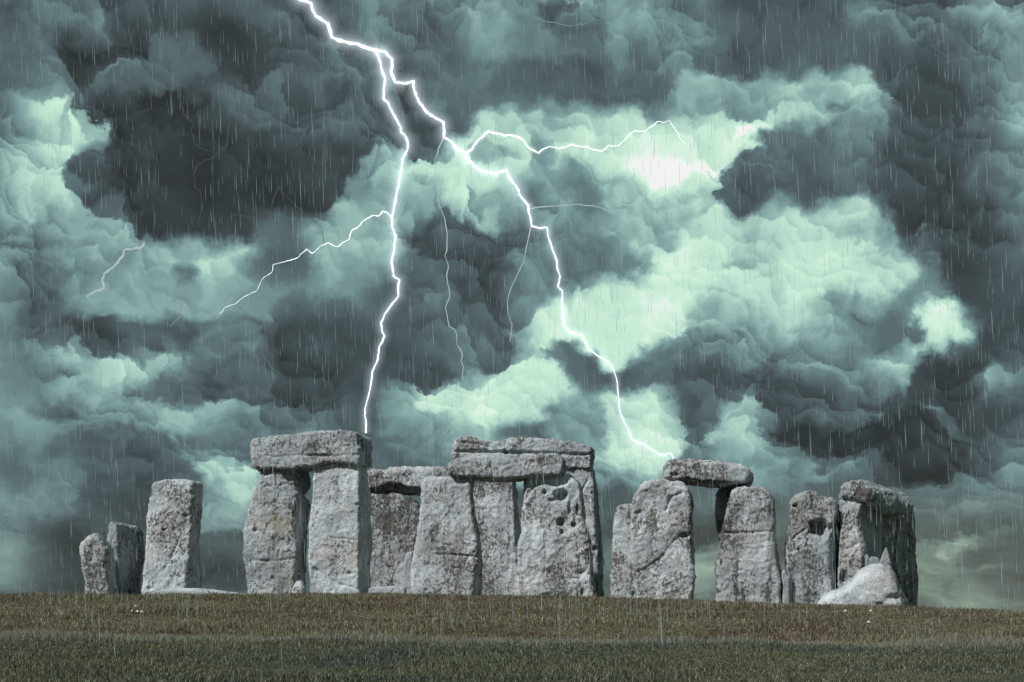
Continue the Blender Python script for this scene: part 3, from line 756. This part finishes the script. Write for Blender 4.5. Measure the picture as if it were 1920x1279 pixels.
# --- right trilithon group
stone('standing_stone', 'narrow pale stone half hidden behind the overhanging left upright of the right arch', UP, Z5, 53.2, 0.9,
      [(435, 118, 250, 255), (560, 95, 270, 275), (700, 86, 270, 275), (900, 73, 270, 275), (1175, 70, 270, 275)], [(112, 452), (150, 437), (215, 432), (275, 440)], r=0.12, rough=0.9, look=(0.6, 0.2, 0.0))
stone('standing_stone', 'broad left upright of the right arch with an overhanging bulge and yellow streaks below', UP, Z5, 52.4, 1.2,
      [(240, 214, 682, 688), (560, 212, 686, 690), (800, 212, 688, 694), (920, 208, 698, 705), (1000, 205, 705, 712), (1090, 208, 705, 713), (1180, 238, 684, 692)],
      [(214, 450), (226, 405), (250, 350), (290, 300), (340, 270), (395, 248), (480, 240), (540, 248), (600, 243), (640, 260), (668, 300), (688, 360)], r=0.15, rough=1.35, look=(0.6, 0.65, 0.45),
      feats=[('ledge', [(205, 905), (235, 930), (270, 948), (330, 915), (385, 880), (460, 825), (500, 760), (560, 690), (620, 660), (700, 650)], .085, 22), ('dent', 640, 675, 50, 20, .14, .3),
             ('dent', 520, 400, 30, 60, .12, .1), ('crack', [(620, 345), (540, 370), (490, 480)], 3.0, .10), ('dent', 290, 500, 60, 40, .08, .1), ('dent', 245, 1135, 26, 50, .15, .2)])
stone('lintel_stone', 'slim rounded lintel bridging the right arch, lightning forking onto its left end', LIN, Z5, 52.6, 1.7,
      [(84, 490, 1120, 1146), (150, 474, 1140, 1166), (200, 480, 1142, 1168), (240, 500, 1136, 1160), (280, 515, 1130, 1150)],
      [(470, 140), (490, 112), (530, 92), (580, 84), (650, 87), (760, 85), (900, 95), (1050, 106), (1110, 118), (1168, 150)],
      [(470, 232), (530, 246), (650, 258), (800, 270), (930, 280), (1060, 276), (1168, 262)], r=0.17, rough=1.1, look=(0.9, 0.5, 0.0),
      feats=[('dent', 560, 205, 40, 18, .16, .2), ('ledge', [(520, 215), (650, 232), (930, 262), (1150, 262)], .18, 40)])
stone('standing_stone', 'dark brown upright of the right arch standing in shade behind the cracked flaring stone', UP, Z5, 54.15, 0.9,
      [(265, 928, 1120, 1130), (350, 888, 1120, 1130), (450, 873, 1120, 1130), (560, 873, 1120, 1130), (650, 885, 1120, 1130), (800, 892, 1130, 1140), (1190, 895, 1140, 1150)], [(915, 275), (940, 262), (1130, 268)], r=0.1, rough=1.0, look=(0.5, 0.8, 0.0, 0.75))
stone('standing_stone', 'flaring cracked stone with dark vertical streaks right of the right arch', UP, Z5, 52.4, 1.1,
      [(285, 1045, 1225, 1232), (330, 1005, 1272, 1278), (400, 985, 1314, 1319), (500, 958, 1317, 1321), (620, 930, 1319, 1323), (720, 898, 1326, 1330), (800, 885, 1332, 1336), (880, 882, 1350, 1354), (950, 881, 1370, 1374), (1000, 881, 1384, 1388), (1195, 881, 1391, 1396)],
      [(1040, 305), (1075, 290), (1110, 288), (1150, 296), (1200, 294), (1235, 305)], r=0.13, rough=1.2, look=(0.55, 0.95, 0.1, 0.9),
      feats=[('crack', [(920, 660), (1040, 655), (1180, 655), (1300, 650)], 3.0, .08), ('crack', [(975, 442), (1110, 460)], 2.6, .06), ('crack', [(900, 820), (960, 860), (1010, 865)], 2.8, .06), ('dent', 1060, 560, 50, 130, .07, .0), ('dent', 920, 890, 14, 30, .1, .2), ('dent', 1040, 800, 40, 120, .06, .0)])
stone('standing_stone', 'small stubby stone wedged between the flaring cracked stone and the holed stone', UP, Z6, 52.6, 0.8,
      [(878, 116, 172, 200), (940, 116, 174, 236), (1155, 116, 174, 236)], [(114, 892), (140, 879), (165, 884), (185, 912), (240, 940)], r=0.08, rough=0.7, look=(0.2, 0.3, 0.0))
stone('standing_stone', 'standing stone with a large dark hollow like an eye near its top', UP, Z6, 52.9, 1.3,
      [(228, 190, 520, 560), (300, 190, 560, 576), (400, 185, 575, 600), (450, 179, 560, 606), (520, 170, 522, 603), (620, 163, 497, 601), (700, 152, 493, 601), (760, 148, 500, 598), (850, 147, 510, 585), (950, 150, 528, 575), (1155, 155, 555, 592)],
      [(188, 310), (200, 285), (235, 260), (290, 245), (360, 230), (425, 235), (450, 265), (500, 272), (560, 272), (580, 310)], r=0.14, rough=1.25, look=(0.75, 0.4, 0.1),
      feats=[('dent', 425, 528, 100, 92, .62, .45), ('dent', 360, 490, 40, 30, .3, .3), ('dent', 228, 345, 32, 20, .28, .3), ('crack', [(200, 620), (250, 590), (310, 545)], 2.8, .08), ('crack', [(180, 720), (260, 700)], 2.6, .06)])
stone('standing_stone', 'pale corner upright of the far right dolmen with a jagged shaded edge, behind the boulder', UP, Z6, 53.3, 1.7,
      [(285, 593, 830, 905), (340, 595, 770, 940), (440, 600, 737, 945), (560, 597, 745, 950), (690, 600, 772, 960), (800, 582, 785, 970), (900, 578, 750, 980), (1155, 570, 740, 985)],
      [(590, 284), (910, 286)], r=0.1, rough=1.15, look=(0.4, 0.25, 0.15),
      feats=[('crack', [(610, 700), (680, 690), (750, 655)], 2.6, .06), ('dent', 630, 930, 60, 80, .35, .2), ('crack', [(600, 780), (660, 775)], 2.5, .05), ('dent', 680, 830, 14, 14, .1, .3)])
stone('standing_stone', 'dark fluted right upright of the far right dolmen, wholly in shade', UP, Z6, 55.2, 2.6,
      [(300, 868, 890, 1224), (400, 868, 890, 1240), (600, 868, 890, 1245), (800, 868, 892, 1250), (1000, 868, 895, 1258), (1190, 868, 895, 1260)],
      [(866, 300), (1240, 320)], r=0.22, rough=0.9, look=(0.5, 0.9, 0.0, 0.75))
stone('lintel_stone', 'thick lumpy lintel capping the far right dolmen, its long side in shade', LIN, Z6, 53.1, 3.0,
      [(130, 598, 845, 1180), (200, 592, 840, 1214), (280, 594, 842, 1228), (400, 600, 842, 1228)],
      [(590, 205), (620, 182), (660, 160), (780, 140), (850, 130), (900, 140), (980, 130), (1050, 168), (1100, 192), (1180, 194), (1228, 235)],
      [(590, 288), (700, 290), (850, 300), (940, 325), (1080, 340), (1228, 405)], r=0.26, rough=1.0, look=(0.75, 0.6, 0.0, 0.9))
stone('standing_stone', 'small pointed pale stone standing between the boulder and the far right dolmen', UP, Z6, 52.95, 0.35,
      [(690, 965, 985, 988), (760, 945, 1000, 1004), (840, 915, 1016, 1020), (900, 900, 1020, 1024), (1155, 880, 1030, 1034)], [(960, 700), (975, 688), (990, 698)], r=0.07, rough=0.45, look=(0.95, 0.3, 0.4, 0.68))
stone('standing_stone', 'little jagged broken stone beside the pointed pale stone behind the boulder', UP, Z6, 53.05, 0.3,
      [(750, 800, 915, 918), (830, 805, 925, 928), (1155, 790, 930, 935)], [(795, 758), (812, 750), (840, 788), (856, 768), (900, 768), (928, 790)], r=0.05, rough=0.4, look=(0.9, 0.3, 0.4, 0.68))
stone('boulder', 'large pale humped boulder lying in front of the far right dolmen', 'boulder', Z6, 51.0, 1.9,
      [(820, 398, 1140, 1156), (1080, 396, 1145, 1158), (1190, 396, 1148, 1158)],
      [(396, 1160), (415, 1120), (450, 1085), (520, 1052), (600, 1030), (650, 1000), (690, 968), (715, 920), (745, 878), (800, 845), (880, 820), (960, 822), (1020, 850), (1060, 900), (1090, 970), (1130, 1042), (1158, 1090)],
      r=0.6, rough=0.6, look=(0.15, 0.2, 0.0, 1.12), feats=[('dent', 1040, 1110, 110, 50, .12, .0), ('dent', 930, 1160, 50, 26, .08, .0)])


# ------------------------------------------------------------------ grass
def grass():
    rng = np.random.default_rng(5)
    def sample(n, y0, y1, pw=1.0):
        y = y0 + (y1 - y0) * rng.random(n) ** pw
        x = (rng.random(n) * 2 - 1) * (y * 0.345 + 2.5)
        return x, y
    X, Y, H, Wd, DRY = [], [], [], [], []
    def add(n, y0, y1, h0, h1, w0, w1, dry, yjit=None):
        x, y = sample(n, y0, y1)
        X.append(x); Y.append(y)
        H.append(h0 + (h1 - h0) * rng.random(n) ** 1.5)
        Wd.append(w0 + (w1 - w0) * rng.random(n))
        DRY.append((rng.random(n) < dry) * (0.35 + 0.6 * rng.random(n)))
    add(170000, 18.5, 35.0, 0.04, 0.12, 0.008, 0.018, 0.05)
    add(22000, 18.5, 34.4, 0.08, 0.17, 0.007, 0.012, 0.30)
    add(30000, 32.6, 34.6, 0.06, 0.13, 0.008, 0.014, 0.30)
    add(60000, 33.5, 35.3, 0.12, 0.29, 0.008, 0.014, 0.92)       # pale fringe along the lip
    add(150000, 36.0, 50.5, 0.04, 0.12, 0.012, 0.028, 0.06)
    add(36000, 36.0, 49.0, 0.10, 0.24, 0.009, 0.016, 0.55)       # seed stalks
    add(34000, 49.0, 52.5, 0.03, 0.09, 0.012, 0.022, 0.1)
    x, y, h, wd, dry = map(np.concatenate, (X, Y, H, Wd, DRY))
    # tall dry growth comes in patches
    pp = np.stack([x * 0.35, y * 0.5, np.zeros_like(x)], 1)
    pt = fbm(pp + 4.4, 3)
    keep = (h < 0.12) | (pt + 0.35 * rng.standard_normal(len(x)) > 0.15) | (np.abs(y - 34.8) < 0.9)
    x, y, h, wd, dry, pt = x[keep], y[keep], h[keep], wd[keep], dry[keep], pt[keep]
    h = h * (1 + 0.6 * np.clip(pt, -1, 1))
    n = len(x)
    z = ground_z(x, y) - 0.01
    ang = rng.random(n) * 2 * math.pi
    fx, fy = np.cos(ang), np.sin(ang)              # blade face direction
    lean = 0.15 + 0.75 * rng.random(n) ** 1.3
    la = rng.random(n) * 2 * math.pi
    lx, ly = np.cos(la) * lean, np.sin(la) * lean
    V = np.zeros((n, 5, 3))
    b = np.stack([x, y, z], 1)
    side = np.stack([fx, fy, np.zeros(n)], 1) * (wd * 0.5)[:, None]
    midp = b + np.stack([lx * h * 0.28, ly * h * 0.28, h * 0.58], 1)
    tip = b + np.stack([lx * h * 0.95, ly * h * 0.95, h * (1 - 0.25 * lean)], 1)
    V[:, 0], V[:, 1] = b - side, b + side
    V[:, 2], V[:, 3] = midp - side * 0.75, midp + side * 0.75
    V[:, 4] = tip
    base = (np.arange(n) * 5)[:, None]
    F3 = np.concatenate([base + [0, 1, 3], base + [0, 3, 2], base + [2, 3, 4]])
    o = mesh_obj('grass', V.reshape(-1, 3), F3, grass_material(), smooth=False)
    at = o.data.attributes.new('dry', 'FLOAT', 'POINT')
    at.data.foreach_set('value', np.repeat(dry, 5).astype(np.float32))
    o['kind'] = 'stuff'
    o['label'] = 'short olive and brown turf with dry stalks across the foreground rise'
    o['category'] = 'grass'


grass()

# ------------------------------------------------------------------ lightning
BOLT = emit_material('lightning_core', (0.93, 1.0, 0.98), 1.6)
FAINT = emit_material('lightning_thread', (0.78, 0.95, 0.95), 0.55)
DIM = emit_material('lightning_thread_in_cloud', (0.62, 0.78, 0.8), 0.36)
rngL = np.random.default_rng(11)


def world_pts(pts, Y):
    p = np.array(pts, float)
    Yv = np.broadcast_to(np.asarray(Y, float), (len(p),))
    return np.stack([(p[:, 0] - CX) / F * Yv, Yv, (HY - p[:, 1]) / F * Yv], 1)


def refine(P, amp, n=2):
    for _ in range(n):
        m = (P[:-1] + P[1:]) / 2
        ln = np.linalg.norm(P[1:] - P[:-1], axis=1)
        m = m + rngL.standard_normal(m.shape) * (ln * amp)[:, None] * np.array([1, .6, 1])
        Q = np.empty((len(P) + len(m), 3))
        Q[0::2], Q[1::2] = P, m
        P = Q
        amp *= 0.8
    return P


def tube(name, P, r0, r1, mat, parent, sides=6, uneven=0.3):
    n = len(P)
    tang = np.gradient(P, axis=0)
    tang /= np.linalg.norm(tang, axis=1, keepdims=True)
    ref = np.array([0, 1.0, 0])
    a = np.cross(tang, ref)
    a /= np.maximum(np.linalg.norm(a, axis=1, keepdims=True), 1e-6)
    b = np.cross(tang, a)
    rad = np.linspace(r0, r1, n) * (1 + uneven * rngL.standard_normal(n)).clip(0.6, 1.5)
    th = np.linspace(0, 2 * math.pi, sides, endpoint=False)
    ring = P[:, None] + rad[:, None, None] * (np.cos(th)[None, :, None] * a[:, None] + np.sin(th)[None, :, None] * b[:, None])
    V = np.concatenate([ring.reshape(-1, 3), P[:1], P[-1:]])
    i = np.arange(n - 1)[:, None] * sides
    j = np.arange(sides)[None]
    jn = (j + 1) % sides
    q = np.stack([i + j, i + jn, i + sides + jn, i + sides + j], -1).reshape(-1, 4)
    tri = np.concatenate([q[:, [0, 1, 2]], q[:, [0, 2, 3]]])
    k = np.arange(sides)
    c0 = np.stack([np.full(sides, n * sides), (k + 1) % sides, k], 1)
    c1 = np.stack([np.full(sides, n * sides + 1), (n - 1) * sides + k, (n - 1) * sides + (k + 1) % sides], 1)
    return mesh_obj(name, V, np.concatenate([tri, c0, c1]), mat, parent, loc=(0, 0, 0))


def bolt_root(label, loc=(0, 0, 0)):
    e = bpy.data.objects.new('lightning_bolt', None)
    e['label'], e['category'] = label, 'lightning'
    C.objects.link(e)
    return e


YB = 54.2
stem = [(540, -60), (556, -8), (562, 0), (583, 6), (592, 30), (615, 45), (622, 70), (645, 78), (672, 83), (688, 90), (706, 95)]
left_ch = [(706, 95), (710, 108), (717, 135), (722, 147), (719, 185), (728, 193), (740, 218), (751, 238), (752, 248), (763, 262), (764, 280), (755, 298), (752, 320), (748, 345), (741, 378), (735, 405), (736, 428),
           (742, 445), (739, 470), (734, 492), (738, 518), (749, 525), (747, 555), (735, 570), (722, 588), (714, 605), (716, 620), (721, 630), (711, 650), (708, 675), (698, 697), (694, 730), (688, 752), (684, 780), (686, 812)]
right_ch = [(706, 95), (722, 97), (735, 110), (733, 135), (741, 154), (755, 156), (776, 152), (777, 170), (785, 190), (800, 210), (818, 222), (832, 230), (833, 248), (832, 257), (845, 265), (858, 280), (872, 286), (876, 298),
            (890, 312), (906, 322), (930, 326), (949, 319), (958, 337), (968, 350), (974, 365), (990, 385), (994, 405), (997, 424), (1012, 428), (1026, 427), (1032, 455), (1044, 490), (1050, 518), (1046, 536), (1054, 545), (1055, 580),
            (1058, 612), (1070, 624), (1090, 628), (1104, 655), (1122, 668), (1146, 685), (1156, 710), (1159, 738), (1162, 770), (1175, 800), (1186, 825), (1205, 832), (1225, 845), (1240, 854), (1258, 850), (1264, 866)]
upper = [(874, 287), (885, 280), (895, 265), (903, 258), (916, 246), (930, 250), (945, 255), (965, 255), (982, 263), (990, 275), (1010, 287), (1030, 275), (1048, 279), (1070, 271), (1100, 275), (1128, 284), (1140, 273), (1160, 273), (1190, 245), (1210, 245), (1232, 228), (1256, 226), (1270, 248), (1285, 270)]
bolt = bolt_root('bright forked lightning bolt striking the lintels of two stone arches')
tube('channel', refine(world_pts(stem, YB + 2), .05, 2), .036, .055, BOLT, bolt)
tube('channel', refine(world_pts(left_ch, np.interp(np.arange(len(left_ch)), [0, 1, 28, 34], [YB + 2, YB + 1.9, YB, 53.9])), .05, 2), .032, .02, BOLT, bolt)
tube('channel', refine(world_pts(right_ch, np.interp(np.arange(len(right_ch)), [0, 1, 40, len(right_ch) - 1], [YB + 2, YB + 1.9, YB, 53.2])), .05, 2), .042, .010, BOLT, bolt)
tube('branch', refine(world_pts(upper, YB + 1.6), .06, 2), .032, .006, BOLT, bolt)
left_br = [(734, 408), (728, 400), (718, 396), (710, 405), (698, 404), (680, 415), (672, 425), (660, 432), (655, 448), (640, 457), (632, 463), (615, 455), (600, 462), (585, 475), (575, 467), (560, 482), (545, 488), (530, 492), (512, 496), (508, 512), (495, 520), (482, 545), (465, 553), (442, 570), (420, 578), (412, 590)]
tube('branch', refine(world_pts(left_br, YB + 1.5), .06, 2), .02, .005, BOLT, bolt)
th1 = [(832, 257), (822, 278), (815, 300), (816, 325), (820, 345), (822, 375), (830, 400), (836, 425), (838, 455), (834, 480), (841, 500), (839, 530), (843, 555), (835, 575), (838, 590), (842, 612), (853, 618), (856, 645), (867, 665), (869, 690), (868, 712)]
th2 = [(994, 392), (1005, 389), (1030, 387), (1060, 385), (1085, 383), (1112, 386), (1128, 390), (1140, 396), (1152, 387), (1180, 385), (1205, 382)]
th3 = [(995, 426), (990, 450), (982, 490), (970, 515), (958, 540), (951, 565), (953, 590), (960, 607), (956, 640)]
for t_ in (th1, th2, th3):
    tube('branch', refine(world_pts(t_, YB + 1.4), .05, 1), .017, .012, FAINT, bolt, 5)
YL = np.interp(np.arange(len(left_ch)), [0, 1, 28, 34], [YB + 2, YB + 1.9, YB, 53.9])
YR = np.interp(np.arange(len(right_ch)), [0, 1, 40, len(right_ch) - 1], [YB + 2, YB + 1.9, YB, 53.2])
for rg, eg in ((.06, 1.3), (.11, .6), (.20, .30), (.32, .15), (.48, .075)):
    gm = glow_material('lightning_glow', (0.78, 0.9, 1.0), eg)
    for pg, yg, k1 in ((stem, YB + 2, 1.0), (left_ch, YL, 0.55), (right_ch, YR, 0.4)):
        tube('glow', refine(world_pts(pg, yg), .0, 1), rg, rg * k1, gm, bolt, 14, 0)
gm = glow_material('lightning_glow', (0.78, 0.9, 1.0), 0.5)
tube('glow', refine(world_pts(upper, YB + 1.6), .0, 1), .13, .03, gm, bolt, 12, 0)
# discharges inside the cloud deck, far beyond the stones
YC = 420.0
k_ = YC / 54.0
b2 = bolt_root('short pale lightning bolt glowing inside the clouds above the leftmost stones')
tube('channel', refine(world_pts([(270, 455), (262, 466), (234, 468), (229, 482), (210, 503), (195, 513), (191, 525), (195, 540), (182, 545), (163, 556)], YC), .08, 2), .035 * k_, .03 * k_, emit_material('lightning_in_cloud', (0.72, 0.86, 0.9), 0.62), b2)
tube('branch', refine(world_pts([(268, 465), (278, 482), (290, 495)], YC), .08, 2), .012 * k_, .008 * k_, DIM, b2)
b3 = bolt_root('thin faint lightning thread wandering along the clouds above the central break')
tube('channel', refine(world_pts([(915, 0), (916, 16), (935, 16), (968, 13), (985, 22), (1000, 33), (1040, 42), (1070, 49), (1092, 46), (1115, 35), (1130, 37), (1142, 27), (1165, 28), (1170, 40), (1195, 55), (1212, 70), (1225, 80)], YC), .07, 2), .012 * k_, .010 * k_, DIM, b3, 5)
b4 = bolt_root('faint forked lightning thread in the clouds above the big trilithon')
DIM2 = emit_material('lightning_thread_deep', (0.5, 0.62, 0.66), 0.28)
tube('channel', refine(world_pts([(442, 570), (460, 585), (476, 608), (480, 630), (490, 645), (488, 660), (505, 680), (518, 696)], YC), .08, 2), .014 * k_, .010 * k_, DIM2, b4, 5)
tube('branch', refine(world_pts([(478, 622), (472, 640), (466, 656)], YC), .08, 2), .012 * k_, .008 * k_, DIM2, b4, 5)
b5 = bolt_root('dim branching lightning web low on the dark storm mass left of the main bolt')
DIM3 = emit_material('lightning_web', (0.4, 0.47, 0.5), 0.2)
for pl in ([(520, 330), (522, 352), (512, 372), (508, 392), (498, 410), (468, 408), (445, 402), (428, 410), (426, 432)], [(522, 350), (540, 370), (560, 390), (585, 412), (604, 428), (606, 455)],
           [(430, 230), (425, 275), (405, 290), (385, 300), (363, 325), (365, 350), (378, 392), (372, 425)], [(345, 180), (343, 212), (360, 228), (358, 245), (365, 270), (395, 285)]):
    tube('channel', refine(world_pts(pl, YC), .08, 2), .013 * k_, .010 * k_, DIM3, b5, 5)
b6 = bolt_root('tiny pale lightning spark with a bright tip under the left cloud bank')
tube('channel', refine(world_pts([(338, 548), (340, 570), (338, 592), (328, 602), (320, 611)], YC), .08, 2), .012 * k_, .014 * k_, DIM, b6, 5)
tube('branch', refine(world_pts([(338, 595), (345, 612), (350, 628)], YC), .08, 2), .010 * k_, .008 * k_, DIM2, b6, 5)


# ------------------------------------------------------------------ rain
def rain():
    rng = np.random.default_rng(3)
    n = 11000
    y = 19 + 30 * rng.random(n)
    x = (rng.random(n) * 2 - 1) * 20
    z = -1.2 + 22 * rng.random(n)
    ok = z > ground_z(x, y) + 0.3
    x, y, z = x[ok], y[ok], z[ok]
    n = len(x)
    ln = 0.22 + 0.45 * rng.random(n)
    r = 0.003 + 0.0035 * rng.random(n)
    tilt = -0.035 + 0.012 * rng.standard_normal(n)
    th = np.array([0.3, 2.4, 4.5])
    cr_ = np.stack([np.cos(th), np.sin(th), np.zeros(3)], 1)
    b = np.stack([x, y, z], 1)
    up = np.stack([tilt, np.zeros(n), np.ones(n)], 1) * ln[:, None]
    V = np.zeros((n, 5, 3))
    V[:, 0] = b
    V[:, 1:4] = b[:, None] + up[:, None] * 0.25 + r[:, None, None] * cr_[None]
    V[:, 4] = b + up
    base = (np.arange(n) * 5)[:, None]
    F3 = np.concatenate([base + f for f in ([0, 2, 1], [0, 3, 2], [0, 1, 3], [4, 1, 2], [4, 2, 3], [4, 3, 1])])
    o = mesh_obj('rain', V.reshape(-1, 3), F3, rain_material(), smooth=True)
    o['kind'] = 'stuff'
    o['label'] = 'thin slanting rain falling over the stones and grass'
    o['category'] = 'rain'


rain()


# ------------------------------------------------------------------ scattered white chalk bits in the turf
def pebble(px, py, lab):
    Y = 46.0                                   # walk the sight line down to the slope
    for Y in np.arange(37, 49, 0.05):
        if ground_z(np.array([(px - CX) / F * Y]), np.array([Y]))[0] >= (HY - py) / F * Y:
            break
    rng = np.random.default_rng(int(px))
    th = np.linspace(0, 2 * math.pi, 9, endpoint=False)
    rings = []
    for k, (rr_, zz) in enumerate(((0.055, 0.0), (0.07, 0.03), (0.05, 0.065), (0.02, 0.08))):
        r_ = 0.5 * rr_ * (1 + 0.25 * rng.standard_normal(9))
        rings.append(np.stack([1.3 * r_ * np.cos(th), r_ * np.sin(th), np.full(9, zz * 0.6)], 1))
    Vv = np.concatenate(rings)
    f = []
    for k in range(3):
        for j in range(9):
            f += [[k * 9 + j, k * 9 + (j + 1) % 9, (k + 1) * 9 + (j + 1) % 9], [k * 9 + j, (k + 1) * 9 + (j + 1) % 9, (k + 1) * 9 + j]]
    f += [[27, 27 + j, 27 + j + 1] for j in range(1, 8)]
    X = (px - CX) / F * Y
    o = mesh_obj('chalk_pebble', Vv, np.array(f), CHALK)
    o.location = (X, Y, float(ground_z(np.array([X]), np.array([Y]))[0]) + 0.035)
    o['label'], o['category'], o['group'] = lab, 'pebble', 'white chalk pebbles in the turf'


CHALK, _t = new_mat('chalk')
_n = _t.noise(_t.n('ShaderNodeNewGeometry').outputs['Position'], 30, 4, 0.6)
_b = _t.n('ShaderNodeBsdfPrincipled', {'Base Color': _t.mixc(_n, (0.6, 0.6, 0.58), (0.8, 0.8, 0.78)), 'Roughness': 0.9})
_t.n('ShaderNodeOutputMaterial', {0: _b.outputs[0]})
for px, py in ((254, 1140), (248, 1150), (258, 1150), (266, 1151)):
    pebble(px, py, 'small white chalk pebble in the turf before the squat left stones')
for px, py in ((1585, 1149), (1633, 1149), (1629, 1170)):
    pebble(px, py, 'small white chalk pebble in the turf before the humped boulder')
